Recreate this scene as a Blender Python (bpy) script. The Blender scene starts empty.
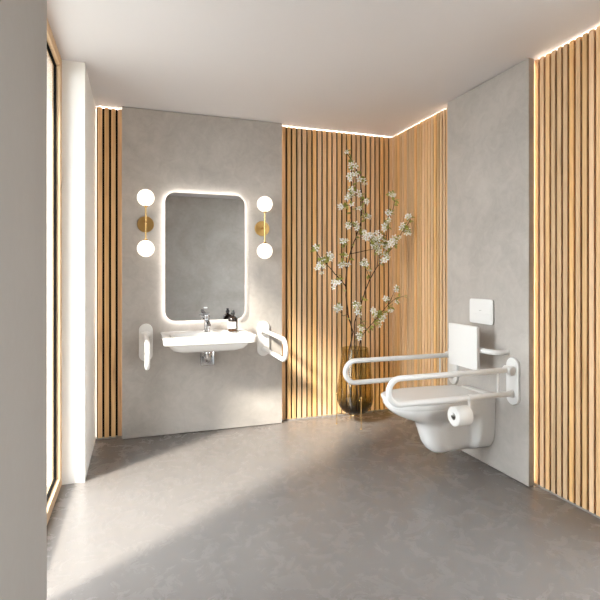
import bpy, bmesh, math, random
from math import pi, sin, cos, radians, sqrt, atan, tan
from mathutils import Vector, Matrix

rnd = random.Random(11)
S = bpy.context.scene
COL = S.collection

# ---------------------------------------------------------------- materials
def new_mat(name):
    m = bpy.data.materials.new(name); m.use_nodes = True
    nt = m.node_tree
    b = nt.nodes['Principled BSDF']
    return m, nt, b

def plain(name, col, rough=0.5, metal=0.0, coat=0.0, spec=0.5, sss=0.0):
    m, nt, b = new_mat(name)
    b.inputs['Base Color'].default_value = (*col, 1)
    b.inputs['Roughness'].default_value = rough
    b.inputs['Metallic'].default_value = metal
    b.inputs['Coat Weight'].default_value = coat
    b.inputs['Specular IOR Level'].default_value = spec
    # very faint surface variation so nothing is perfectly uniform
    tc = nt.nodes.new('ShaderNodeTexCoord'); n = nt.nodes.new('ShaderNodeTexNoise')
    n.inputs['Scale'].default_value = 14; n.inputs['Detail'].default_value = 3
    mr = nt.nodes.new('ShaderNodeMapRange')
    mr.inputs['To Min'].default_value = max(0, rough - .03); mr.inputs['To Max'].default_value = min(1, rough + .03)
    nt.links.new(tc.outputs['Object'], n.inputs['Vector'])
    nt.links.new(n.outputs['Fac'], mr.inputs['Value'])
    nt.links.new(mr.outputs['Result'], b.inputs['Roughness'])
    return m

def emit(name, col, strength, base=(.9, .9, .9)):
    m, nt, b = new_mat(name)
    b.inputs['Base Color'].default_value = (*base, 1)
    b.inputs['Emission Color'].default_value = (*col, 1)
    b.inputs['Emission Strength'].default_value = strength
    return m

def ramp(nt, stops):
    r = nt.nodes.new('ShaderNodeValToRGB')
    while len(r.color_ramp.elements) < len(stops):
        r.color_ramp.elements.new(0.5)
    for e, (p, c) in zip(r.color_ramp.elements, stops):
        e.position = p; e.color = (*c, 1)
    return r

def cement(name, a, c, rough=(.5, .6), scale=1.6, bump=.05, coat=0.0, fine=.35, dist=.6, spec=.5, det=7):
    m, nt, b = new_mat(name); b.inputs['Specular IOR Level'].default_value = spec
    tc = nt.nodes.new('ShaderNodeTexCoord')
    n1 = nt.nodes.new('ShaderNodeTexNoise'); n1.inputs['Scale'].default_value = scale
    n1.inputs['Detail'].default_value = det; n1.inputs['Roughness'].default_value = .62
    n1.inputs['Distortion'].default_value = dist
    n2 = nt.nodes.new('ShaderNodeTexNoise'); n2.inputs['Scale'].default_value = scale * 7
    n2.inputs['Detail'].default_value = det - 1; n2.inputs['Roughness'].default_value = .7
    n2.inputs['Distortion'].default_value = dist * 2
    mx = nt.nodes.new('ShaderNodeMath'); mx.operation = 'MULTIPLY_ADD'
    mx.inputs[1].default_value = fine
    sc = nt.nodes.new('ShaderNodeMath'); sc.operation = 'MULTIPLY'; sc.inputs[1].default_value = 1 - fine
    r = ramp(nt, [(.34, a), (.66, c)])
    for n in (n1, n2):
        nt.links.new(tc.outputs['Object'], n.inputs['Vector'])
    nt.links.new(n1.outputs['Fac'], sc.inputs[0])
    nt.links.new(n2.outputs['Fac'], mx.inputs[0]); nt.links.new(sc.outputs[0], mx.inputs[2])
    nt.links.new(mx.outputs[0], r.inputs['Fac'])
    nt.links.new(r.outputs['Color'], b.inputs['Base Color'])
    mr = nt.nodes.new('ShaderNodeMapRange')
    mr.inputs['From Min'].default_value = .35; mr.inputs['From Max'].default_value = .65
    mr.inputs['To Min'].default_value = rough[0]; mr.inputs['To Max'].default_value = rough[1]
    nt.links.new(n2.outputs['Fac'], mr.inputs['Value']); nt.links.new(mr.outputs['Result'], b.inputs['Roughness'])
    bp = nt.nodes.new('ShaderNodeBump'); bp.inputs['Strength'].default_value = bump
    bp.inputs['Distance'].default_value = .01
    if bump > 0:
        nt.links.new(n2.outputs['Fac'], bp.inputs['Height']); nt.links.new(bp.outputs['Normal'], b.inputs['Normal'])
    b.inputs['Coat Weight'].default_value = coat
    return m

def wood(name, light, mid, dark, rough=.5):
    m, nt, b = new_mat(name)
    tc = nt.nodes.new('ShaderNodeTexCoord'); geo = nt.nodes.new('ShaderNodeNewGeometry')
    ofs = nt.nodes.new('ShaderNodeVectorMath'); ofs.operation = 'MULTIPLY_ADD'
    comb = nt.nodes.new('ShaderNodeCombineXYZ')
    k = nt.nodes.new('ShaderNodeMath'); k.operation = 'MULTIPLY'; k.inputs[1].default_value = 23
    nt.links.new(geo.outputs['Random Per Island'], k.inputs[0])
    for i in range(3): nt.links.new(k.outputs[0], comb.inputs[i])
    ofs.inputs[1].default_value = (38, 38, 1.3)
    nt.links.new(tc.outputs['Object'], ofs.inputs[0]); nt.links.new(comb.outputs[0], ofs.inputs[2])
    n = nt.nodes.new('ShaderNodeTexNoise'); n.inputs['Scale'].default_value = 1.6
    n.inputs['Detail'].default_value = 6; n.inputs['Roughness'].default_value = .6
    n.inputs['Distortion'].default_value = .8
    nt.links.new(ofs.outputs[0], n.inputs['Vector'])
    r = ramp(nt, [(.28, dark), (.48, mid), (.72, light)])
    nt.links.new(n.outputs['Fac'], r.inputs['Fac'])
    # each board has its own tone
    hs = nt.nodes.new('ShaderNodeHueSaturation')
    mv = nt.nodes.new('ShaderNodeMapRange'); mv.inputs['To Min'].default_value = .82; mv.inputs['To Max'].default_value = 1.22
    ms = nt.nodes.new('ShaderNodeMapRange'); ms.inputs['To Min'].default_value = 1.12; ms.inputs['To Max'].default_value = .84
    nt.links.new(geo.outputs['Random Per Island'], mv.inputs['Value'])
    nt.links.new(k.outputs[0], ms.inputs['Value'])
    fr = nt.nodes.new('ShaderNodeMath'); fr.operation = 'FRACT'
    nt.links.new(k.outputs[0], fr.inputs[0]); nt.links.new(fr.outputs[0], ms.inputs['Value'])
    nt.links.new(mv.outputs['Result'], hs.inputs['Value']); nt.links.new(ms.outputs['Result'], hs.inputs['Saturation'])
    nt.links.new(r.outputs['Color'], hs.inputs['Color'])
    nt.links.new(hs.outputs['Color'], b.inputs['Base Color'])
    b.inputs['Roughness'].default_value = rough
    b.inputs['Specular IOR Level'].default_value = .35
    bp = nt.nodes.new('ShaderNodeBump'); bp.inputs['Strength'].default_value = .12; bp.inputs['Distance'].default_value = .003
    nt.links.new(n.outputs['Fac'], bp.inputs['Height']); nt.links.new(bp.outputs['Normal'], b.inputs['Normal'])
    return m

def thin_glass(name, tint, rough=0.0, low=None, z0=0.0, z1=1.0, ior=1.45, refl=1.0):
    """glass sheet: tinted see-through with Fresnel reflection; 'low' = dyed colour of the lower part (between z0 and z1)"""
    m = bpy.data.materials.new(name); m.use_nodes = True
    nt = m.node_tree; nt.nodes.clear()
    out = nt.nodes.new('ShaderNodeOutputMaterial'); mix = nt.nodes.new('ShaderNodeMixShader')
    tr = nt.nodes.new('ShaderNodeBsdfTransparent'); gl = nt.nodes.new('ShaderNodeBsdfGlossy')
    gl.inputs['Roughness'].default_value = rough
    tr.inputs['Color'].default_value = (*tint, 1)
    fr = nt.nodes.new('ShaderNodeFresnel'); fr.inputs['IOR'].default_value = ior
    ge = nt.nodes.new('ShaderNodeNewGeometry'); mi_ = nt.nodes.new('ShaderNodeMapRange')   # same reflection from either side of the sheet
    mi_.inputs['To Min'].default_value = ior; mi_.inputs['To Max'].default_value = 1 / ior
    nt.links.new(ge.outputs['Backfacing'], mi_.inputs['Value']); nt.links.new(mi_.outputs['Result'], fr.inputs['IOR'])
    mu = nt.nodes.new('ShaderNodeMath'); mu.operation = 'MULTIPLY'; mu.inputs[1].default_value = refl
    nt.links.new(fr.outputs[0], mu.inputs[0])
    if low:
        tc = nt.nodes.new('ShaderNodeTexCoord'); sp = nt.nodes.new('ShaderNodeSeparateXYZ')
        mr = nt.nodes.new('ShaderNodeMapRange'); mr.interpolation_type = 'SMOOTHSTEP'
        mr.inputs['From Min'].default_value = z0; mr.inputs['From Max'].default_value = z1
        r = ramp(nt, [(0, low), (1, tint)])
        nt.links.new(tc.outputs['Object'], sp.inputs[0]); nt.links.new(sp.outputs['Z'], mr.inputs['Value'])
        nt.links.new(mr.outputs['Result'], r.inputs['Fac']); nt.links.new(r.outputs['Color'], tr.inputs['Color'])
    nt.links.new(mu.outputs[0], mix.inputs[0]); nt.links.new(tr.outputs[0], mix.inputs[1]); nt.links.new(gl.outputs[0], mix.inputs[2])
    nt.links.new(mix.outputs[0], out.inputs['Surface'])
    return m

M = dict(
    floor=cement('polished_cement_floor', (.180, .1635, .1545), (.190, .1725, .1635), (.255, .285), 1.1, 0, fine=.4, dist=.4, det=8, spec=.32),
    concrete=cement('grey_concrete_plaster', (.355, .325, .297), (.53, .492, .455), (.55, .7), 1.5, .08),
    ceiling=cement('ceiling_paint', (.72, .70, .715), (.735, .715, .73), (.8, .9), 1.0, .01),
    white_wall=cement('white_wall_paint', (.84, .82, .79), (.86, .84, .81), (.8, .9), 2.0, .01),
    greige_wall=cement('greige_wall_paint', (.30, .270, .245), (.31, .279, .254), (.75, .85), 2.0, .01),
    oak=wood('oak_slats', (.86, .58, .32), (.75, .48, .245), (.56, .34, .165)),
    oak_frame=wood('oak_window_frame', (.70, .50, .31), (.60, .41, .245), (.50, .33, .19)),
    backing=plain('dark_felt_backing', (.016, .011, .008), .95, spec=.1),
    ceramic=plain('white_glazed_ceramic', (.80, .79, .775), .12, coat=.3),
    seat=plain('white_seat_plastic', (.78, .775, .76), .25),
    powder=plain('white_powder_coat', (.79, .78, .765), .30),
    plastic=plain('white_matt_plastic', (.78, .77, .755), .38),
    chrome=plain('chrome', (.50, .50, .51), .10, metal=1),
    brass=plain('brushed_brass', (.50, .315, .115), .30, metal=1),
    gold=plain('polished_brass', (.75, .52, .22), .22, metal=1),
    gasket=plain('black_gasket', (.010, .009, .008), .9, spec=.02),
    mirror=plain('mirror_silver', (.64, .64, .645), .015, metal=1),
    alu=plain('satin_aluminium', (.72, .72, .72), .35, metal=1),
    bottle=plain('dark_amber_glass', (.014, .008, .005), .15),
    amber=plain('amber_bottle_base', (.055, .024, .010), .2),
    black=plain('black_pump_plastic', (.015, .015, .015), .35),
    label=plain('white_paper_label', (.80, .78, .74), .6),
    ink=plain('grey_print', (.30, .29, .28), .6),
    paper=plain('white_tissue_paper', (.84, .82, .79), .95, spec=.1),
    card=plain('grey_cardboard_core', (.26, .23, .20), .9),
    bark=plain('dark_brown_bark', (.050, .024, .014), .75),
    leaf=plain('young_green_leaf', (.36, .37, .085), .5),
    petal=plain('white_petal', (.95, .94, .92), .7, spec=.2),
    stamen=plain('yellow_green_stamen', (.62, .55, .14), .7),
    shadowgap=plain('dark_shadow_gap', (.03, .028, .026), .8),
    terrace=cement('pale_terrace_paving', (.24, .23, .21), (.28, .27, .25), (.8, .9), .8, .02),
    render=plain('pale_exterior_render', (.62, .57, .51), .9),
    led=emit('warm_led_strip', (1.0, .92, .82), 38),
    led_side=emit('warm_led_strip_beside_panel', (1.0, .84, .62), 10),
    led_soft=emit('soft_led_strip', (1.0, .93, .84), .7),
    led_mirror=emit('neutral_led_strip', (1.0, .95, .89), 15),
    globe=emit('opal_lamp_glass', (1.0, .92, .79), .8, (.72, .70, .66)),
    core=emit('lamp_bulb_glow', (1.0, .93, .83), 4.0),
    icon=emit('lit_touch_symbol', (1.0, 1.0, 1.0), .35, (.5, .5, .5)),
)
M['pane'] = thin_glass('window_glass', (.97, .98, .97), 0, ior=1.35, refl=.8)
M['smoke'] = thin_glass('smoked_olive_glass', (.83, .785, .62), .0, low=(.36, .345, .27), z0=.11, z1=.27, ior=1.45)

# ---------------------------------------------------------------- mesh helpers
def box(bm, x0, x1, y0, y1, z0, z1, bev=0.0, seg=2, mi=0):
    t = bmesh.new()
    bmesh.ops.create_cube(t, size=1)
    for v in t.verts:
        v.co = Vector(((x0 + x1) / 2 + v.co.x * (x1 - x0), (y0 + y1) / 2 + v.co.y * (y1 - y0), (z0 + z1) / 2 + v.co.z * (z1 - z0)))
    if bev > 0:
        bmesh.ops.bevel(t, geom=t.edges[:] + t.verts[:], offset=bev, segments=seg, affect='EDGES', profile=.5, clamp_overlap=True)
    for f in t.faces: f.material_index = mi; f.smooth = bev > 0
    merge(bm, t)

def merge(bm, t):
    me = bpy.data.meshes.new('tmp'); t.to_mesh(me); t.free()
    bm.from_mesh(me); bpy.data.meshes.remove(me)

def loft(bm, rings, cap0=True, cap1=True, mi=0, closed=True, smooth=True):
    R = [[bm.verts.new(p) for p in r] for r in rings]
    n = len(R[0])
    for a, b in zip(R, R[1:]):
        for i in range(n if closed else n - 1):
            j = (i + 1) % n
            f = bm.faces.new((a[i], a[j], b[j], b[i])); f.material_index = mi; f.smooth = smooth
    for c, r in ((cap0, R[0][::-1]), (cap1, R[-1])):
        if c:
            f = bm.faces.new(r); f.material_index = mi; f.smooth = smooth

def tube(bm, pts, rad, n=14, mi=0, caps=True, flat=None):
    """sweep a circle (or ellipse, flat=(a,b)) along a path; rad may be one value or a list"""
    P = [Vector(p) for p in pts]
    T = []
    for i in range(len(P)):
        a = P[max(i - 1, 0)]; b = P[min(i + 1, len(P) - 1)]
        T.append((b - a).normalized())
    ref = Vector((0, 0, 1)) if abs(T[0].z) < .9 else Vector((1, 0, 0))
    N = (ref - T[0] * ref.dot(T[0])).normalized()
    rings = []
    for i, p in enumerate(P):
        N = (N - T[i] * N.dot(T[i])).normalized()
        B = T[i].cross(N)
        r = rad[i] if isinstance(rad, (list, tuple)) else rad
        ring = []
        for k in range(n):
            a = 2 * pi * k / n
            ring.append(p + N * (cos(a) * r * (flat[0] if flat else 1)) + B * (sin(a) * r * (flat[1] if flat else 1)))
        rings.append(ring)
    loft(bm, rings, caps, caps, mi)

def lathe(bm, prof, c, n=40, mi=0, axis='z', caps=(False, False), scale=(1, 1)):
    """prof: list of (radius, height)"""
    rings = []
    for r, h in prof:
        ring = []
        for k in range(n):
            a = 2 * pi * k / n
            if axis == 'z': p = (c[0] + r * cos(a), c[1] + r * sin(a), c[2] + h)
            elif axis == 'y': p = (c[0] + r * cos(a), c[1] + h, c[2] - r * sin(a))
            else: p = (c[0] + h, c[1] + r * cos(a), c[2] + r * sin(a))
            ring.append(Vector(p))
        rings.append(ring)
    loft(bm, rings, caps[0], caps[1], mi)

def ellipsoid(bm, c, r, n=28, m=16, mi=0):
    t = bmesh.new(); bmesh.ops.create_uvsphere(t, u_segments=n, v_segments=m, radius=1)
    for v in t.verts: v.co = Vector((c[0] + v.co.x * r[0], c[1] + v.co.y * r[1], c[2] + v.co.z * r[2]))
    for f in t.faces: f.smooth = True; f.material_index = mi
    merge(bm, t)

def rrect(w, h, r, n=8):
    """rounded rectangle outline centred on 0"""
    out = []
    for cx, cy, a0 in ((w/2-r, h/2-r, 0), (-w/2+r, h/2-r, 90), (-w/2+r, -h/2+r, 180), (w/2-r, -h/2+r, 270)):
        for k in range(n + 1):
            a = radians(a0 + 90 * k / n)
            out.append((cx + r * cos(a), cy + r * sin(a)))
    return out

def plate(bm, outline, frame, d0, d1, bev=0.0, mi=0):
    """extruded outline; frame(u, v, d) -> point; d1 is the visible face, with a rounded edge of radius bev"""
    cx = sum(p[0] for p in outline) / len(outline); cy = sum(p[1] for p in outline) / len(outline)
    xs = max(abs(p[0] - cx) for p in outline); ys = max(abs(p[1] - cy) for p in outline)
    def ring(ins, d):
        return [Vector(frame(cx + (p[0] - cx) * (1 - ins / xs), cy + (p[1] - cy) * (1 - ins / ys), d)) for p in outline]
    rings = [ring(0, d0)]
    sg = 1 if d1 > d0 else -1
    if bev > 0:
        for k in range(5):
            a = radians(90 * k / 4)
            rings.append(ring(bev * (1 - cos(a)), d1 - sg * bev * (1 - sin(a))))
    else: rings.append(ring(0, d1))
    loft(bm, rings, True, True, mi, smooth=False)

def obj(name, bm, mats, parent=None, smooth_angle=40):
    if parent is not None:
        bmesh.ops.translate(bm, verts=bm.verts[:], vec=-wloc(parent))
    bmesh.ops.recalc_face_normals(bm, faces=bm.faces[:])
    me = bpy.data.meshes.new(name); bm.to_mesh(me); bm.free()
    if not isinstance(mats, (list, tuple)): mats = [mats]
    for m in mats: me.materials.append(M[m] if isinstance(m, str) else m)
    if smooth_angle:
        for p in me.polygons: p.use_smooth = True
        me.set_sharp_from_angle(angle=radians(smooth_angle))
    o = bpy.data.objects.new(name, me); COL.objects.link(o)
    if parent is not None: o.parent = parent
    return o

def wloc(o):
    v = Vector((0, 0, 0))
    while o is not None:
        v += o.location; o = o.parent
    return v

def tag(o, label, cat=None, group=None, kind=None):
    o['label'] = label
    if cat: o['category'] = cat
    if group: o['group'] = group
    if kind: o['kind'] = kind
    return o

def thing(name, loc, label, cat, group=None, kind=None):
    o = bpy.data.objects.new(name, None); COL.objects.link(o)
    o.location = loc; o.empty_display_size = .05
    return tag(o, label, cat, group, kind)

def struct(name, bm, mat, label, cat, parent=None, sa=40):
    o = obj(name, bm, mat, parent, sa)
    if parent is None: tag(o, label, cat, None, 'structure')
    return o

def copy_tree(o, parent=None):
    c = o.copy(); COL.objects.link(c)
    if parent is not None: c.parent = parent
    for ch in list(o.children): copy_tree(ch, c)
    return c

# ---------------------------------------------------------------- camera
CAMZ, FPX, HOR = 1.28, 480.0, 275.5
YAW = atan(163 / 480)
cam = bpy.data.cameras.new('camera'); co = bpy.data.objects.new('camera', cam); COL.objects.link(co)
cam.sensor_width = 36; cam.sensor_fit = 'HORIZONTAL'; cam.lens = FPX / 600 * 36
cam.shift_y = (HOR - 300) / 600
cam.clip_start = .01
co.location = (0, 0, CAMZ); co.rotation_euler = (pi / 2, 0, -YAW)
S.camera = co

def at(u, v, y):
    """the point of the photograph's line of sight (u, v) that lies in the vertical plane at depth y"""
    k = (u - 300) / FPX; h = -(v - HOR) / FPX
    dx, dy = sin(YAW) + k * cos(YAW), cos(YAW) - k * sin(YAW)
    t = y / dy
    return Vector((t * dx, y, CAMZ + t * h))

# ---------------------------------------------------------------- room
H = 2.60
YB, XR = 4.075, 2.335          # wall faces behind the cladding
YS, XS = 4.038, 2.298          # fronts of the slats
YC, XC = 3.985, 2.240          # fronts of the concrete panels
XL, XW = -.306, -.435          # white piers / window plane
YP0, YP1 = 1.92, 3.247         # window recess
YR = -.30

b = bmesh.new(); box(b, -.90, 2.50, YR - .1, 4.2, -.1, 0)
struct('floor', b, 'floor', 'polished grey cement floor of the washroom', 'floor')
b = bmesh.new(); box(b, -.90, 2.50, YR - .1, 4.2, H, H + .1)
struct('ceiling', b, 'ceiling', 'plain off-white ceiling over the whole washroom', 'ceiling')
b = bmesh.new(); box(b, XL - .3, 2.50, YB, 4.2, 0, H)
struct('wall_back', b, 'white_wall', 'back wall behind washbasin, mostly covered by slats and concrete', 'wall')
b = bmesh.new(); box(b, XR, 2.50, YR - .1, .10, 0, H); box(b, XR, 2.50, 1.46, YB, 0, H)
struct('wall_right', b, 'white_wall', 'right wall behind the toilet, covered by slats and concrete', 'wall')
b = bmesh.new(); box(b, XL - .3, XR, YR - .1, YR, 0, H)
struct('wall_rear', b, 'concrete', 'plain grey wall opposite the mirror', 'wall')
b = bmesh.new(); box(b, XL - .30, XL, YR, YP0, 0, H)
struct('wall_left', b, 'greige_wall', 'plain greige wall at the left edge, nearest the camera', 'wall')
b = bmesh.new(); box(b, XL - .30, XL, YP1, YB, 0, H)
struct('wall_pier', b, 'white_wall', 'white wall pier between the window and the back wall', 'wall')

# oak slats on dark backing
def slat_panel(label, axis, a0, a1, front, off, z0=.014, z1=H - .0075, pitch=.0485, w=.0340, depth=.019):
    """axis 'x': runs along x facing -y; axis 'y': runs along y facing -x"""
    b = bmesh.new()
    n = int((a1 - a0 - off - w) / pitch) + 1
    for i in range(n):
        s = a0 + off + i * pitch
        if axis == 'x': box(b, s, s + w, front, front + depth, z0, z1, .0012, 1)
        else: box(b, front, front + depth, s, s + w, z0, z1, .0012, 1)
    p = obj('slat_panel', b, 'oak', None, 30)
    tag(p, label, 'slat panel', None, 'structure')
    b = bmesh.new(); f = front + depth
    if axis == 'x': box(b, a0, a1, f, f + .009, z0, z1)
    else: box(b, f, f + .009, a0, a1, z0, z1)
    obj('backing', b, 'backing', p)
    b = bmesh.new()      # LED strip lying along the top of the panel
    if axis == 'x': box(b, a0 + .01, a1 - .01, front + .0285, front + .0365, z1 + .0005, z1 + .0022)
    else: box(b, front + .0285, front + .0365, a0 + .01, a1 - .01, z1 + .0005, z1 + .0022)
    obj('led_strip', b, 'led', p)
    b = bmesh.new()      # pale plinth strip under the slats
    if axis == 'x': box(b, a0, a1, front + .004, front + .014, .001, z0 - .001)
    else: box(b, front + .004, front + .014, a0, a1, .001, z0 - .001)
    obj('plinth', b, 'greige_wall', p)
    return p
lsp = slat_panel('narrow oak slat strip between white pier and grey concrete panel', 'x', XL + .009, -.108, YS, .0075, pitch=.0487, w=.0325)
slat_panel('oak slat panel on the back wall behind the blossom vase', 'x', 1.200, 2.304, YS, .0055, pitch=.0484, w=.0318)
slat_panel('oak slat panel on right wall between room corner and toilet panel', 'y', 3.087, YS - .002, XS, .003, pitch=.0415, w=.0285)
slat_panel('oak slat panel on right wall at the photo\'s right edge', 'y', 1.49, 2.3175, XS, .0085, pitch=.0415, w=.0285)

b = bmesh.new(); box(b, XL + .001, XL + .007, YS + .018, YS + .024, .02, H - .02); obj('led_strip', b, 'led_soft', lsp)

# concrete panels standing proud of the slats
b = bmesh.new(); box(b, -.112, 1.190, YC, YC + .042, .004, H - .004, .002, 1)
cp = struct('concrete_panel', b, 'concrete', 'grey concrete wall panel behind the mirror and washbasin', 'wall panel')
b = bmesh.new(); box(b, XC, XC + .042, 2.300, 3.104, .004, H - .004, .002, 1)
cq = struct('concrete_panel', b, 'concrete', 'grey concrete wall panel behind the wall-hung toilet', 'wall panel')
b = bmesh.new(); box(b, -.085, 1.163, YC + .0422, YB - .0005, .004, H - .004); obj('batten', b, 'white_wall', cp)
b = bmesh.new(); box(b, XC + .0422, XR - .0005, 2.327, 3.077, .004, H - .004); obj('batten', b, 'white_wall', cq)
for par, args in ((cq, (XC + .052, XC + .062, 2.324, 2.3268, .02, H - .03)), (cq, (XC + .052, XC + .062, 3.0772, 3.080, .02, H - .03)),
                  (cp, (1.1632, 1.166, YC + .052, YC + .062, .02, H - .03)), (cp, (-.088, -.0852, YC + .052, YC + .062, .02, H - .03))):
    b = bmesh.new(); box(b, *args); obj('led_strip', b, 'led_side', par)

# windows
def window(name, label, xi, out, y0, y1):
    """xi: inner face of the frame; out: -1 or 1, the way out of the room"""
    win = thing(name, (xi, (y0 + y1) / 2, 0), label, 'window', None, 'structure')
    fw, g = .058, .008
    def bx(b, d0, d1, ya, yb, za, zb, bev=0):
        x = sorted((xi + out * d0, xi + out * d1)); box(b, x[0], x[1], ya, yb, za, zb, bev, 1)
    b = bmesh.new()
    bx(b, 0, .046, y0 + fw, y1 - fw, H - .062, H - .002, .002)
    bx(b, 0, .046, y0 + fw, y1 - fw, .002, .062, .002)
    bx(b, 0, .046, y0, y0 + fw, .002, H - .002, .002)
    bx(b, 0, .046, y1 - fw, y1, .002, H - .002, .002)
    obj('window_frame', b, 'oak_frame', win)
    b = bmesh.new()
    for (ya, yb, za, zb) in ((y0 + fw, y1 - fw, .062, .062 + g), (y0 + fw, y1 - fw, H - .062 - g, H - .062), (y0 + fw, y0 + fw + g, .070, H - .070), (y1 - fw - g, y1 - fw, .070, H - .070)):
        bx(b, .022, .036, ya, yb, za, zb)
    obj('gasket', b, 'gasket', win)
    b = bmesh.new(); bx(b, .029, .033, y0 + fw + g, y1 - fw - g, .070, H - .070)
    obj('glass_pane', b, 'pane', win)
window('window_1', 'tall oak-framed floor-to-ceiling window in the left wall', XW, -1, YP0 - .10, YP1 - .002)
window('added_window', 'unseen oak-framed window added in the right wall for skylight', XR + .02, 1, .102, 1.458)  # added out of view, lets sky light onto the foreground

# outside
b = bmesh.new(); box(b, -14, 16, -12, 16, -.30, -.12)
struct('ground', b, 'terrace', 'pale paved terrace outside the windows', 'ground')
b = bmesh.new(); box(b, -1.50, -1.40, -2.4, 1.20, -.12, 3.8)  # unseen blocker, added to shape the near edge of the sun patch
struct('sun_block_wall', b, 'render', 'unseen pale wall added outside to block part of the sun', 'wall')

# ---------------------------------------------------------------- mirror
MX, MZ, MW, MH, MR = .5325, 1.431, .645, 1.030, .082
mir = thing('mirror', (MX, YC, MZ), 'tall rounded rectangular backlit mirror above the washbasin', 'mirror')
fr = lambda u, v, d: (MX + u, YC - d, MZ + v)
b = bmesh.new(); plate(b, rrect(MW - .07, MH - .07, MR - .03, 10), fr, .001, .026)
obj('back_box', b, 'alu', mir, 10)
b = bmesh.new()
ol = rrect(MW - .014, MH - .014, MR - .007, 10); il = rrect(MW - .034, MH - .034, MR - .016, 10)
rings = [[Vector(fr(*p, d)) for p in o_] for o_, d in ((ol, .018), (ol, .0245), (il, .0245), (il, .018), (ol, .018))]
loft(b, rings, False, False)
obj('led_strip', b, 'led_mirror', mir)
b = bmesh.new(); plate(b, rrect(MW, MH, MR, 12), fr, .0265, .032, .001)
obj('mirror_glass', b, 'mirror', mir, 0)
b = bmesh.new(); frI = lambda u, v, d: (MX - .003 + u, YC - d, 1.018 + v)
plate(b, rrect(.030, .010, .004, 4), frI, .0322, .0330)
obj('touch_symbol', b, 'icon', mir, 10)

# ---------------------------------------------------------------- wall lamps
def sconce(x, z, label):
    t = thing('wall_lamp', (x, YC, z), label, 'wall lamp', 'twin globe wall lamps beside the mirror')
    b = bmesh.new(); lathe(b, [(0, 0), (.064, 0), (.064, -.008), (.062, -.0105), (0, -.011)], (x, YC - .0005, z), 40, 0, 'y')
    obj('backplate', b, 'brass', t)
    yc = YC - .098
    b = bmesh.new(); tube(b, [(x, YC - .010, z), (x, yc, z)], .009, 14)
    ellipsoid(b, (x, yc, z), (.011, .011, .011), 16, 10)
    obj('arm', b, 'gold', t)
    b = bmesh.new(); tube(b, [(x, yc, z - .135), (x, yc, z + .135)], .0055, 14)
    obj('stem', b, 'gold', t)
    for s in (1, -1):
        b = bmesh.new(); ellipsoid(b, (x, yc, z + s * .196), (.0645, .0645, .0645), 36, 22)
        gl = obj('globe', b, 'globe', t)
        b = bmesh.new(); lathe(b, [(0, s * .122), (.013, s * .122), (.016, s * .130), (.016, s * .134), (0, s * .134)], (x, yc, z), 20)
        obj('lamp_cap', b, 'gold', gl)
    return t
sconce(.064, 1.684, 'brass wall lamp with two white globes, left of the mirror')
sconce(1.010, 1.680, 'brass wall lamp with two white globes, right of the mirror')

# ---------------------------------------------------------------- washbasin
BX, BZ = .519, .830
ba = thing('washbasin', (BX, YC, BZ - .13), 'white rectangular wall-hung ceramic washbasin under the mirror', 'washbasin')
def basin_ring(wx, ya, yb, r, z, dx=0.0):
    w = wx; hgt = yb - ya
    return [Vector((BX + dx + p[0], (ya + yb) / 2 + p[1], z)) for p in rrect(w, hgt, r, 8)]
YW = YC - .001
b = bmesh.new()
rings = [basin_ring(0.4132, 3.70, YW, .05, .700),
         basin_ring(0.4752, 3.655, YW, .06, .704),
         basin_ring(0.5475, 3.62, YW, .06, .722),
         basin_ring(0.594, 3.598, YW, .055, .752),
         basin_ring(0.6095, 3.590, YW, .05, .768),
         basin_ring(0.6611, 3.560, YW, .035, .7705),
         basin_ring(0.6766, 3.552, YW, .030, .775),
         basin_ring(0.6838, 3.548, YW, .030, .795),
         basin_ring(0.69, 3.545, YW, .030, .822),
         basin_ring(0.6859, 3.547, YW, .030, .8275),
         basin_ring(0.6776, 3.551, YW, .028, BZ),
         basin_ring(0.5785, 3.585, YW - .150, .05, BZ),
         basin_ring(0.563, 3.592, YW - .157, .05, .826),
         basin_ring(0.5372, 3.605, YW - .165, .05, .800),
         basin_ring(0.4855, 3.635, YW - .185, .06, .752),
         basin_ring(0.3719, 3.68, YW - .21, .05, .735)]
loft(b, rings, True, True)
obj('basin_body', b, 'ceramic', ba, 35)
b = bmesh.new(); lathe(b, [(0, .006), (.020, .005), (.024, .001), (.024, -.004)], (BX, 3.735, .736), 24)
obj('drain', b, 'chrome', ba)

# tap
TX, TY = .527, 3.862
ta = thing('tap', (TX, TY, BZ), 'chrome single-lever mixer tap on the washbasin', 'tap')
b = bmesh.new()
lathe(b, [(0, 0), (.026, 0), (.026, .006), (.0225, .010), (.022, .095), (.0215, .108), (.0, .110)], (TX, TY, BZ + .0005), 28)
# spout: flat bar reaching forward
rings = []
for yy, z0, z1, w in ((TY - .010, .066, .102, .036), (TY - .045, .066, .094, .036), (TY - .085, .062, .082, .035), (TY - .115, .058, .073, .033), (TY - .120, .058, .069, .030)):
    rings.append([Vector((TX + p[0], yy, BZ + (z0 + z1) / 2 + p[1])) for p in rrect(w, z1 - z0, .006, 4)])
loft(b, rings)
obj('tap_body', b, 'chrome', ta, 35)
b = bmesh.new(); lathe(b, [(.010, 0), (.010, -.010), (.0, -.010)], (TX, TY - .105, BZ + .059), 18)
obj('aerator', b, 'alu', ta)
b = bmesh.new()
lathe(b, [(0, .1115), (.0215, .1115), (.0225, .118), (.0215, .136), (.016, .141), (0, .142)], (TX, TY, BZ), 28)
rings = []
for yy, zc, w, hh in ((TY + .012, .139, .030, .010), (TY - .03, .146, .030, .009), (TY - .075, .157, .026, .007), (TY - .088, .161, .022, .005)):
    rings.append([Vector((TX - .003 + p[0], yy, BZ + zc + p[1])) for p in rrect(w, hh, hh * .4, 4)])
loft(b, rings)
obj('lever', b, 'chrome', ta, 35)
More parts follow.
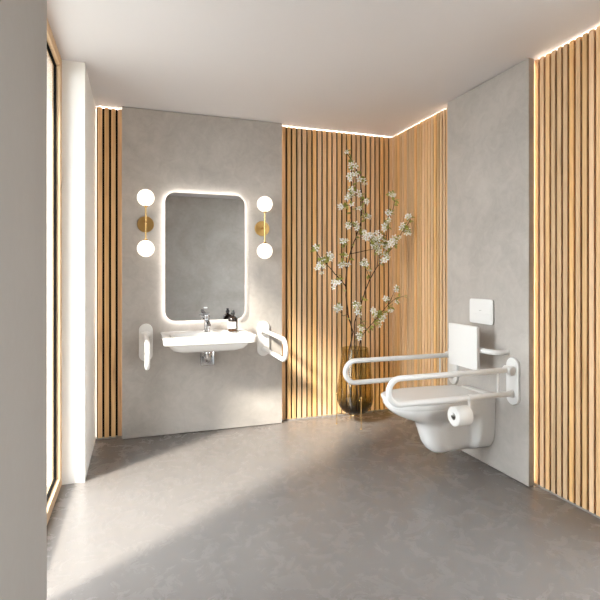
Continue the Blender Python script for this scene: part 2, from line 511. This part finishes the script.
b = bmesh.new(); tube(b, [(TX - .021, TY + .004, BZ + .124), (TX - .036, TY + .004, BZ + .1245), (TX - .042, TY + .004, BZ + .125)], [.004, .004, .0055], 12)
obj('side_knob', b, 'chrome', ta)

# soap bottle
SX, SY = .731, 3.835
so = thing('soap_bottle', (SX, SY, BZ), 'dark amber pump soap bottle with white label on washbasin edge', 'soap bottle')
b = bmesh.new()
lathe(b, [(0, .002), (.035, .002), (.0385, .005), (.0385, .098), (.037, .108), (.027, .119), (.0135, .125), (.0125, .136), (0, .136)], (SX, SY, BZ - .001), 32)
obj('bottle_body', b, 'bottle', so, 50)
b = bmesh.new(); lathe(b, [(.0388, .004), (.0390, .006), (.0390, .020), (.0388, .021)], (SX, SY, BZ), 32)
obj('amber_foot', b, 'amber', so)
b = bmesh.new()
rings = []
for z in (.028, .080):
    rings.append([Vector((SX + .0395 * cos(a), SY + .0395 * sin(a), BZ + z)) for a in [radians(170 + 130 * i / 20) for i in range(21)]])
rings2 = [[p + (Vector((SX, SY, p.z)) - p).normalized() * .0006 for p in r] for r in rings]
loft(b, rings + [rings2[1], rings2[0], rings[0]], False, False, closed=False)
lb = obj('bottle_label', b, 'label', so)
b = bmesh.new()
for z, a0, a1, hh in ((.072, 195, 250, .003), (.065, 195, 262, .0022), (.058, 180, 290, .0016), (.051, 180, 286, .0016), (.044, 180, 290, .0016), (.037, 180, 270, .0016)):
    rr = [[Vector((SX + .0400 * cos(a), SY + .0400 * sin(a), BZ + zz)) for a in [radians(a0 + (a1 - a0) * i / 12) for i in range(13)]] for zz in (z, z + hh)]
    loft(b, rr, False, False, closed=False)
obj('label_print', b, 'ink', lb)
b = bmesh.new()
lathe(b, [(0, .136), (.0155, .136), (.0165, .139), (.0165, .152), (.012, .156), (.010, .160), (.0105, .168), (.009, .172), (0, .1725)], (SX, SY, BZ - .0005), 24)
obj('pump', b, 'black', so)

# waste trap
tr = thing('waste_trap', (.545, YC, .545), 'square chrome waste trap cover and pipe below the washbasin', 'waste trap')
b = bmesh.new(); box(b, .490, .598, YC - .040, YC - .001, .548, .690, .003, 2)
obj('trap_cover', b, 'chrome', tr)
b = bmesh.new()
pp = [(BX, 3.735, .699), (BX, 3.735, .665)] + [(BX + .003, 3.735 + .045 * (1 - cos(a)), .665 - .045 * sin(a)) for a in [radians(q) for q in range(15, 91, 15)]] + [(BX + .006, 3.86, .620), (BX + .010, YC - .041, .620)]
tube(b, pp, .020, 20)
lathe(b, [(.026, 0), (.028, -.004), (.028, -.018), (.022, -.022)], (BX, 3.735, .6985), 24)
obj('waste_pipe', b, 'chrome', tr)

# ---------------------------------------------------------------- grab rails
def grab_rail(org, dirn, length, zu, gap, label, group, brace=None, plate_h=.296, plate_w=.104, zc=None):
    """org: (x,y) on the wall; dirn: unit vector out of the wall (2D)"""
    ox, oy = org; dx, dy = dirn; sx, sy = -dy, dx       # side direction along the wall
    zc = zc if zc is not None else zu - gap / 2
    F = lambda s, z, d: (ox + dx * d + sx * s, oy + dy * d + sy * s, z)
    t = thing('grab_rail', (ox, oy, zc), label, 'grab rail', group)
    # stadium wall plate
    ol = rrect(plate_w, plate_h, plate_w / 2 - .0005, 12)
    b = bmesh.new(); plate(b, ol, lambda u, v, d: F(u, zc + v, d), .001, .016, .004)
    obj('wall_plate', b, 'plastic', t, 12)
    b = bmesh.new(); plate(b, rrect(.050, .014, .006, 5), lambda u, v, d: F(u, zc + plate_h * .36 + v, d), .0162, .0175)
    obj('plate_cap', b, 'powder', t, 12)
    # hinge block with cross barrel
    b = bmesh.new()
    p0, p1 = F(-.034, zu, .040), F(.034, zu, .040)
    tube(b, [p0, p1], .0235, 24)
    q = rrect(.044, .060, .010, 5)
    plate(b, q, lambda u, v, d: F(u, zu + v - .004, d), .0162, .046, .003)
    obj('hinge', b, 'powder', t, 35)
    b = bmesh.new()
    plate(b, rrect(.046, .046, .018, 6), lambda u, v, d: F(u, zu - gap + v, d), .0162, .034, .004)
    obj('lower_socket', b, 'powder', t, 12)
    # the loop
    r = gap / 2; pts = [F(0, zu, .044 + (length - r - .044) * i / 6) for i in range(7)]
    pts += [F(0, zu - r + r * cos(a), length - r + r * sin(a)) for a in [radians(180 * i / 20) for i in range(1, 20)]]
    pts += [F(0, zu - gap, (length - r) + (.030 - length + r) * i / 6) for i in range(7)]
    b = bmesh.new(); tube(b, pts, .0168, 22)
    obj('rail_loop', b, 'powder', t, 60)
    if brace:
        b = bmesh.new(); tube(b, [F(0, zu - .014, brace), F(0, zu - gap + .014, brace)], .0055, 14)
        obj('brace', b, 'powder', t, 60)
    return t
GR = 'U-shaped white grab rails'
grab_rail((.066, YC), (0, -1), .665, .812, .152, 'white U-shaped grab rail on concrete left of the washbasin', GR, zc=.752)
grab_rail((1.020, YC), (0, -1), .665, .812, .152, 'white U-shaped grab rail right of the washbasin, beside slats', GR, zc=.742)
grab_rail((XC, 3.020), (-1, 0), .886, .690, .150, 'long white grab rail on far side of toilet, nearer the vase', GR, brace=.125, zc=.620)
near = grab_rail((XC, 2.420), (-1, 0), .886, .690, .150, 'long white grab rail on near side of toilet, carrying toilet roll', GR, brace=.125, zc=.618)

# paper holder and roll
HX, HY, HZ = 1.905, 2.420, .438
ho = thing('toilet_roll_holder', (HX, HY, .540), 'white toilet roll hook clipped under the near grab rail', 'toilet roll holder')
b = bmesh.new()
tube(b, [(HX - .014, HY, .540), (HX + .014, HY, .540)], .0205, 20)
rings = [[Vector((HX + p[0], HY + p[1], z)) for p in rrect(.018, .012, .004, 4)] for z in (.524, .480, .437)]
loft(b, rings)
obj('clip', b, 'powder', ho, 35)
b = bmesh.new(); tube(b, [(HX, HY, HZ + .008), (HX - .05, HY, HZ + .008), (HX - .118, HY, HZ + .008), (HX - .124, HY, HZ + .014)], .0085, 14)
obj('arm', b, 'powder', ho)
ro = thing('toilet_roll', (HX - .066, HY, HZ), 'white toilet paper roll hanging beside the toilet bowl', 'toilet roll')
b = bmesh.new(); lathe(b, [(.021, -.050), (.056, -.050), (.0585, -.0475), (.0585, .0475), (.056, .050), (.021, .050), (.021, -.050)], (HX - .066, HY, HZ), 44, 0, 'x')
obj('paper', b, 'paper', ro, 50)
b = bmesh.new(); lathe(b, [(.0208, -.0505), (.0208, .0505), (.0190, .0505), (.0190, -.0505), (.0208, -.0505)], (HX - .066, HY, HZ), 30, 0, 'x')
obj('cardboard_core', b, 'card', ro)

# ---------------------------------------------------------------- toilet
WY, WX = 2.720, XC - .001
def sstep(a, c, x):
    t = min(1, max(0, (x - a) / (c - a))); return t * t * (3 - 2 * t)
def dring(z, x0, a, w, wr, x1=WX, stepy=0.0, n=2.7):
    """D-shaped outline: rounded front at x0, sides run back to x1"""
    half = []
    for i in range(19):
        th = radians(90 * i / 18)
        half.append((x0 + a - a * max(cos(th), 0) ** (2 / n), w * sin(th) ** (2 / n)))
    xa = x0 + a
    for i in range(1, 27):
        x = xa + (x1 - xa) * i / 26
        smooth = w + (wr - w) * sstep(xa, x1, x)
        step = w * (1 - .36 * sstep(xa - .01, xa + .10, x)) + (wr - w * .64) * sstep(2.095, 2.130, x)
        half.append((x, smooth * (1 - stepy) + step * stepy))
    ring = [Vector((x, WY - y, z)) for x, y in half] + [Vector((x, WY + y, z)) for x, y in half[:0:-1]]
    return ring
to = thing('toilet', (WX, WY, .115), 'white wall-hung toilet with closed lid between two grab rails', 'toilet')
prof = [(.115, 1.865, .06, .030, .030), (.119, 1.845, .07, .048, .050), (.130, 1.826, .08, .062, .070), (.150, 1.804, .085, .074, .095), (.190, 1.778, .09, .082, .118),
        (.240, 1.760, .095, .086, .128), (.285, 1.746, .10, .090, .131), (.315, 1.733, .12, .096, .132), (.330, 1.712, .15, .106, .132),
        (.343, 1.680, .19, .121, .133), (.358, 1.645, .22, .137, .134), (.375, 1.600, .25, .152, .134), (.395, 1.562, .28, .165, .135),
        (.420, 1.534, .29, .174, .135), (.440, 1.521, .30, .177, .135), (.4445, 1.521, .30, .176, .134)]
b = bmesh.new()
loft(b, [dring(z, x0, a, w, wr, stepy=1 - sstep(.31, .40, z)) for z, x0, a, w, wr in prof])
obj('bowl', b, 'ceramic', to, 50)
b = bmesh.new()
loft(b, [dring(z, x0, .30, w, .137) for z, x0, w in ((.4450, 1.517, .178), (.4465, 1.513, .1815), (.450, 1.511, .1835), (.472, 1.510, .1845), (.4775, 1.512, .183), (.479, 1.517, .179))])
box(b, 2.172, WX, WY - .132, WY + .132, .478, .503, .006, 3)
obj('rim', b, 'ceramic', to, 50)
def seat_rings(spec, x1, wr):
    return [dring(z, x0, .30, w, wr - (.184 - w), x1) for z, x0, w in spec]
b = bmesh.new()
loft(b, seat_rings(((.4800, 1.506, .180), (.4815, 1.502, .1835), (.4865, 1.501, .1845), (.4880, 1.503, .183)), 2.140, .160))
obj('seat', b, 'seat', to, 50)
b = bmesh.new()
loft(b, seat_rings(((.4890, 1.502, .182), (.4900, 1.498, .1855), (.4990, 1.497, .1865), (.5035, 1.500, .184), (.5065, 1.508, .178), (.5090, 1.530, .160), (.5100, 1.57, .12)), 2.120, .160))
obj('lid', b, 'seat', to, 50)
for s in (-1, 1):
    b = bmesh.new(); tube(b, [(2.136, WY + s * .075 - .022, .495), (2.136, WY + s * .075 + .022, .495)], .0125, 16)
    obj('hinge', b, 'seat', to, 60)

# flush plate
fp = thing('flush_plate', (XC, 2.720, 1.035), 'white rounded flush plate on concrete above the toilet', 'flush plate')
ff = lambda u, v, d: (XC - d, 2.712 - u, 1.035 + v)
b = bmesh.new(); plate(b, rrect(.228, .162, .012, 6), ff, .001, .006); obj('shadow_gap', b, 'shadowgap', fp, 12)
b = bmesh.new(); plate(b, rrect(.234, .169, .018, 8), ff, .0062, .014, .002); obj('plate_body', b, 'plastic', fp, 12)
b = bmesh.new(); plate(b, rrect(.214, .088, .006, 5), lambda u, v, d: ff(u, v + .030, d), .0142, .0172, .001); bt = obj('full_flush_button', b, 'powder', fp, 12)
b = bmesh.new(); plate(b, rrect(.214, .042, .006, 5), lambda u, v, d: ff(u, v - .038, d), .0142, .0172, .001); obj('small_flush_button', b, 'powder', fp, 12)
b = bmesh.new()
for u0 in (-.008, 0, .008):
    plate(b, rrect(.006, .0030, .001, 3), lambda u, v, d: ff(u + u0, v + .006, d), .0173, .0176)
obj('printed_mark', b, 'ink', bt, 12)

# backrest
br = thing('backrest', (XC, 2.720, .80), 'white rectangular backrest panel on bow bar above toilet lid', 'backrest')
b = bmesh.new(); box(b, 2.090, 2.112, 2.732 - .150, 2.732 + .150, .660, .946, .004, 2)
obj('back_pad', b, 'plastic', br, 35)
b = bmesh.new()
Rb = .075; yA, yB, xf, zb = 2.475, 2.965, 2.135, .790
pts = [(XC - .001, yA, zb), (xf + Rb, yA, zb)]
pts += [(xf + Rb - Rb * sin(a), yA + Rb - Rb * cos(a), zb) for a in [radians(q) for q in range(10, 91, 10)]]
pts += [(xf, yA + Rb + (yB - yA - 2 * Rb) * i / 6, zb) for i in range(1, 6)]
pts += [(xf + Rb - Rb * cos(a), yB - Rb + Rb * sin(a), zb) for a in [radians(q) for q in range(0, 91, 10)]]
pts += [(XC - .001, yB, zb)]
tube(b, pts, .017, 18)
obj('bow_bar', b, 'powder', br, 60)
for s in (-1, 1):
    b = bmesh.new(); box(b, 2.1125, 2.138, 2.720 + s * .09 - .02, 2.720 + s * .09 + .02, zb - .022, zb + .022, .004, 2)
    obj('clamp', b, 'powder', br, 35)

# ---------------------------------------------------------------- vase
VX, VY = 1.785, 3.775
va = thing('vase', (VX, VY, 0), 'smoked olive egg-shaped glass floor vase on thin brass legs', 'vase')
zb0, zt = .086, .654
outer = []
import bisect
ctrl = [(.0, .0), (.045, .004), (.085, .016), (.120, .042), (.145, .082), (.1555, .125), (.1565, .160), (.153, .210), (.146, .280), (.137, .360), (.127, .450), (.118, .520), (.113, .568)]
def smooth_profile(c, sub=4):
    out = []
    for i in range(len(c) - 1):
        p0 = c[max(i - 1, 0)]; p1 = c[i]; p2 = c[i + 1]; p3 = c[min(i + 2, len(c) - 1)]
        for k in range(sub):
            t = k / sub
            out.append(tuple(.5 * (2 * p1[j] + (p2[j] - p0[j]) * t + (2 * p0[j] - 5 * p1[j] + 4 * p2[j] - p3[j]) * t * t + (3 * p1[j] - p0[j] - 3 * p2[j] + p3[j]) * t ** 3) for j in (0, 1)))
    out.append(c[-1]); return out
sp = smooth_profile(ctrl)
sp = [(max(r, .0005), h) for r, h in sp]
inner = [(max(r - .005, .0005), max(h, .014 + h * .9)) for r, h in sp][::-1]
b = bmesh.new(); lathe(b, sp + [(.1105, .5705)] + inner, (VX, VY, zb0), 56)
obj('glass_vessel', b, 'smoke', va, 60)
for k, ang in enumerate((166, 80, -97)):
    a = radians(ang); rl = .1600
    lx, ly = VX + rl * cos(a), VY + rl * sin(a)
    b = bmesh.new()
    tube(b, [(lx, ly, .0005), (lx, ly, .262)], .0042, 12)
    lathe(b, [(0, 0), (.007, 0), (.007, .004), (.0045, .006)], (lx, ly, .0005), 14)
    tube(b, [(lx, ly, .096), (VX + .06 * cos(a), VY + .06 * sin(a), .080), (VX, VY, .080)], .0035, 10)
    lg = obj('leg', b, 'gold', va, 60); 
    b = bmesh.new(); ellipsoid(b, (lx, ly, .262), (.0085, .0085, .0085), 14, 10)
    tube(b, [(lx, ly, .256), (VX + .150 * cos(a), VY + .150 * sin(a), .256)], .0045, 10)
    obj('clip', b, 'gold', lg, 60)
b = bmesh.new()
tube(b, [(VX + .055 * cos(radians(q)), VY + .055 * sin(radians(q)), .0835) for q in range(0, 361, 12)], .0034, 10)
obj('cradle_ring', b, 'gold', va, 60)

# ---------------------------------------------------------------- blossom branches
def twig(bm, pts, r0, r1):
    P = [Vector(p) for p in pts]; out = []
    for i in range(len(P) - 1):
        a, c = P[i], P[i + 1]; m = max(2, int((c - a).length / .035))
        for k in range(m):
            q = a.lerp(c, k / m)
            if k: q += Vector((rnd.uniform(-1, 1), rnd.uniform(-1, 1), rnd.uniform(-.4, .4))) * .0028
            out.append(q)
    out.append(P[-1])
    n = len(out)
    rad = [1.2 * (r0 + (r1 - r0) * i / (n - 1)) * rnd.uniform(.88, 1.16) for i in range(n)]
    tube(bm, out, rad, 7)
    return out

def blossom_mesh():
    b = bmesh.new()
    for k in range(5):
        a = 2 * pi * k / 5; R = Matrix.Rotation(a, 4, 'Z')
        L, W = .0255, .0066
        rows = []
        for t, w, z in ((.06, .18, 0), (.3, .62, .002), (.6, 1.0, .005), (.85, .78, .0065), (1.0, .22, .0045)):
            rows.append([R @ Vector((t * L, s * w * W, z + .0016 * abs(s))) for s in (-1, 0, 1)])
        lower = [[p - Vector((0, 0, .0007)) for p in r] for r in rows]
        V = [[b.verts.new(p) for p in r] for r in rows]
        for r0, r1 in zip(V, V[1:]):
            for i in range(2):
                f = b.faces.new((r0[i], r0[i + 1], r1[i + 1], r1[i])); f.smooth = True
    for k in range(9):
        a = 2 * pi * k / 9 + .3; rr = .0055
        tube(b, [(0, 0, .001), (rr * cos(a), rr * sin(a), .009)], [.0006, .0005], 5, 1)
        ellipsoid(b, (rr * cos(a), rr * sin(a), .0095), (.0013, .0013, .0013), 6, 4, 1)
    ellipsoid(b, (0, 0, -.001), (.0035, .0035, .004), 8, 6, 2)
    tube(b, [(0, 0, -.003), (0, .001, -.018)], [.0011, .0009], 6, 2)
    bmesh.ops.recalc_face_normals(b, faces=b.faces[:])
    me = bpy.data.meshes.new('blossom'); b.to_mesh(me); b.free()
    for m in ('petal', 'stamen', 'leaf'): me.materials.append(M[m])
    return me
BLM = blossom_mesh()

def add_leaf(b, base, dirn, L, W):
    d = dirn.normalized(); up = Vector((0, 0, 1)) if abs(d.z) < .9 else Vector((0, 1, 0))
    s = d.cross(up).normalized(); n = s.cross(d)
    tilt = rnd.uniform(-.9, .9); s2 = s * cos(tilt) + n * sin(tilt); n2 = s2.cross(d)
    rows = []
    for t, w, z in ((0, .06, 0), (.25, .7, .04), (.5, 1, .06), (.75, .66, .02), (1, .04, -.08)):
        c = base + d * (t * L) + n2 * (z * L)
        rows.append([c - s2 * (w * W) + n2 * (.12 * w * W), c, c + s2 * (w * W) + n2 * (.12 * w * W)])
    V = [[b.verts.new(p) for p in r] for r in rows]
    for r0, r1 in zip(V, V[1:]):
        for i in range(2):
            f = b.faces.new((r0[i], r0[i + 1], r1[i + 1], r1[i])); f.smooth = True

def branch(label, paths, clusters, leaves):
    """paths: [(points, r0, r1)]; clusters: (u, v, depth, count, spread)"""
    root = paths[0][0][0]
    t = thing('blossom_branch', tuple(root), label, 'blossom branch', 'flowering branches in the vase')
    b = bmesh.new(); allp = []
    for pts, r0, r1 in paths: allp += twig(b, pts, r0, r1)
    lb = bmesh.new(); spots = []
    def nearest(q): return min(allp, key=lambda p: (p - q).length)
    for u, v, y, n, spr in clusters:
        c = at(u, v, y)
        for i in range(n + (n > 2)):
            q = c + Vector((rnd.gauss(0, spr * 1.2), rnd.gauss(0, spr), rnd.gauss(0, spr * 1.2)))
            spots.append(q)
            for _ in range(3):
                if rnd.random() < .85:
                    nb = nearest(q)
                    add_leaf(lb, nb.lerp(q, .5), Vector((rnd.uniform(-1, 1), rnd.uniform(-.9, .4), rnd.uniform(-.5, .9))), rnd.uniform(.030, .056), rnd.uniform(.008, .0135))
    for u, v, y in leaves:
        q = at(u, v, y); nb = nearest(q)
        for _ in range(3):
            add_leaf(lb, nb, (q - nb) * rnd.uniform(.5, 1) + Vector((rnd.uniform(-1, 1), rnd.uniform(-1, .4), rnd.uniform(-.2, 1))) * .03, rnd.uniform(.035, .055), rnd.uniform(.008, .0125))
    for q in spots:      # little stalks from the wood to each blossom
        nb = nearest(q); d = q - nb
        if d.length > .008: tube(b, [nb, nb.lerp(q, .55) + Vector((0, 0, .004)), q - d.normalized() * .004], [.0016, .0012, .0010], 5)
    obj('stem', b, 'bark', t, 60)
    obj('foliage', lb, 'leaf', t, 0)
    wl = wloc(t)
    for q in spots:
        o = bpy.data.objects.new('blossom', BLM); COL.objects.link(o); o.parent = t
        o.location = q - wl
        face = Vector((rnd.gauss(-.25, .55), rnd.gauss(-.95, .35), rnd.gauss(.25, .5))).normalized()
        o.rotation_euler = (face.to_track_quat('Z', 'Y') @ Matrix.Rotation(rnd.uniform(0, 6.3), 3, 'Z').to_quaternion()).to_euler()
        k = rnd.uniform(.85, 1.2); o.scale = (k, k, k)
    return t
def vp(dx, dy, z): return Vector((VX + dx, VY + dy, z))
# tallest, left of centre
s1 = [vp(-.03, .02, .122), vp(-.045, .02, .40), vp(-.05, .02, .62), at(353, 332, 3.78), at(348, 314, 3.76), at(346.4, 300, 3.75), at(345.6, 286, 3.74), at(347, 270, 3.74), at(350, 254, 3.73),
      at(357, 234, 3.72), at(361, 222, 3.72), at(362, 208, 3.71), at(362, 195, 3.71), at(360.5, 182, 3.70), at(356.7, 170, 3.70), at(352, 161, 3.69), at(346.5, 153, 3.69)]
s1b = [s1[6], at(332, 270, 3.70), at(320, 257.5, 3.66), at(315, 249, 3.64)]
s1c = [s1[8], at(362, 251.4, 3.68), at(372, 249.5, 3.64), at(378, 244, 3.62)]
s1d = [s1[9], at(351.5, 222, 3.70), at(350.5, 205, 3.68), at(353, 186, 3.67), at(354.5, 172, 3.67)]
s1e = [s1[4], at(343, 316, 3.72), at(338.5, 309, 3.70)]
s1f = [s1[7], at(343, 262, 3.70), at(344, 247, 3.68)]
branch('tallest blossom branch, rising at left of centre to the highest tip',
       [(s1, .0062, .0020), (s1b, .0038, .0016), (s1c, .0030, .0014), (s1d, .0030, .0014), (s1e, .0024, .0012), (s1f, .0026, .0012)],
       [(346, 153, 3.67, 2, .006), (354, 166, 3.66, 3, .012), (351, 176, 3.66, 3, .014), (359, 179, 3.68, 1, .006), (364, 184, 3.69, 2, .010), (352, 192, 3.66, 3, .014), (358, 194, 3.68, 2, .010),
        (350, 199, 3.66, 4, .016), (340, 208, 3.66, 3, .014), (365, 203, 3.69, 3, .010), (357, 207, 3.68, 2, .012), (367, 218, 3.69, 3, .012), (349, 224, 3.68, 3, .014), (356, 227, 3.69, 3, .012),
        (344, 241, 3.67, 3, .012), (363, 233, 3.68, 3, .016), (369, 236, 3.65, 3, .016), (316, 246, 3.64, 2, .010), (320, 262, 3.65, 4, .016), (331, 258, 3.67, 3, .014), (319, 270, 3.66, 2, .010),
        (342, 266, 3.69, 3, .014), (346, 258, 3.70, 2, .010), (335, 281, 3.69, 3, .012), (334, 288, 3.70, 1, .008), (339, 311, 3.69, 3, .013), (338, 306, 3.69, 1, .006), (374, 240, 3.63, 3, .014)],
       [(350, 163, 3.68), (360, 172, 3.68), (356, 185, 3.68), (358, 197, 3.69), (345, 214, 3.68), (361, 229, 3.70), (313, 252, 3.64), (341, 276, 3.71), (346, 322, 3.74), (341, 292, 3.71), (353, 246, 3.70), (352, 262, 3.71), (365, 221, 3.70)])
# right-hand tall one
s2 = [vp(.02, -.02, .122), vp(.0, -.02, .40), vp(-.015, -.02, .62), at(354.5, 322, 3.74), at(360, 308, 3.72), at(365, 291, 3.70), at(370, 279, 3.68), at(377, 267, 3.66), at(386, 255, 3.64),
      at(395, 245, 3.62), at(402, 232, 3.60), at(408, 224, 3.59), at(410.5, 219, 3.59)]
s2b = [s2[8], at(386, 240, 3.62), at(388, 222, 3.61), at(393, 209, 3.60), at(394.5, 201, 3.60), at(392.5, 194, 3.60)]
s2c = [s2[7], at(378, 256, 3.64), at(377, 250, 3.63)]
s2d = [s2[6], at(367, 271, 3.66), at(364.5, 266, 3.65)]
s2e = [s2[4], at(356, 303, 3.70)]
branch('blossom branch leaning right, with the densest cluster of white flowers',
       [(s2, .0056, .0018), (s2b, .0034, .0014), (s2c, .0024, .0012), (s2d, .0022, .0012), (s2e, .0022, .0012)],
       [(392, 195, 3.60, 3, .010), (388, 213, 3.60, 3, .013), (390, 221, 3.60, 3, .012), (386, 229, 3.61, 2, .010), (380, 231, 3.61, 2, .012), (366, 237, 3.63, 2, .010), (375, 243, 3.62, 4, .016), (382, 240, 3.61, 4, .016),
        (388, 245, 3.61, 4, .016), (394, 241, 3.61, 3, .014), (398, 236, 3.60, 2, .010), (379, 250, 3.62, 4, .014), (383, 256, 3.62, 4, .014), (381, 262, 3.63, 2, .010), (402, 227, 3.60, 3, .010), (408, 216, 3.59, 3, .009),
        (408, 232, 3.60, 3, .010), (365, 264, 3.65, 5, .015), (368, 270, 3.66, 1, .008), (358, 307, 3.70, 4, .014), (357, 313, 3.70, 2, .010)],
       [(397, 203, 3.60), (399, 206, 3.60), (410, 222, 3.59), (404, 230, 3.60), (398, 248, 3.62), (368, 244, 3.63), (369, 277, 3.67), (384, 267, 3.65), (391, 252, 3.63), (376, 258, 3.64), (362, 300, 3.70)])
# short low one
s3 = [vp(.05, -.01, .122), vp(.025, -.03, .40), vp(.005, -.04, .62), at(361, 337, 3.73), at(367, 329.5, 3.71), at(377, 318, 3.68), at(388, 305, 3.66), at(396, 298, 3.64), at(403.5, 296.5, 3.63)]
s3b = [s3[4], at(362, 322, 3.70), at(360.5, 316, 3.69)]
s3c = [s3[6], at(392, 297, 3.64), at(395, 290, 3.63)]
branch('short low blossom branch bending right just above the vase rim',
       [(s3, .0042, .0015), (s3b, .0022, .0012), (s3c, .0022, .0012)],
       [(387, 299, 3.64, 3, .010), (396, 290, 3.63, 2, .008), (390, 312, 3.66, 2, .010), (376, 313, 3.67, 3, .012), (381, 317, 3.67, 3, .012), (381, 324, 3.68, 2, .010), (397, 302, 3.63, 2, .008), (360, 327, 3.70, 2, .010), (359, 336, 3.71, 3, .012), (372, 312, 3.67, 1, .008)],
       [(403, 299, 3.63), (399, 293, 3.63), (378, 326, 3.68), (383, 312, 3.67), (364, 330, 3.70), (361, 321, 3.70), (377, 333, 3.69)])

# ---------------------------------------------------------------- light
w = bpy.data.worlds.new('sky'); S.world = w; w.use_nodes = True
bg = w.node_tree.nodes['Background']
bg.inputs['Color'].default_value = (.90, .95, 1.0, 1); bg.inputs['Strength'].default_value = 6.5
sun = bpy.data.lights.new('sun', 'SUN'); so_ = bpy.data.objects.new('sun', sun); COL.objects.link(so_)
az, el = radians(34.5), radians(34)
d = Vector((cos(az) * cos(el), sin(az) * cos(el), -sin(el)))
so_.rotation_euler = d.to_track_quat('-Z', 'Y').to_euler(); so_.location = (-6, -3, 6)
sun.energy = 7.2; sun.angle = radians(8); sun.color = (1.0, .93, .84)

S.view_settings.view_transform = 'Standard'; S.view_settings.look = 'None'
S.view_settings.gamma = 1; S.view_settings.use_curve_mapping = False
S.view_settings.exposure = 0.83
S.cycles.max_bounces = 12; S.cycles.diffuse_bounces = 8; S.cycles.glossy_bounces = 6
S.cycles.transparent_max_bounces = 16; S.cycles.sample_clamp_indirect = 4
S.cycles.caustics_reflective = False
S.cycles.use_denoising = True
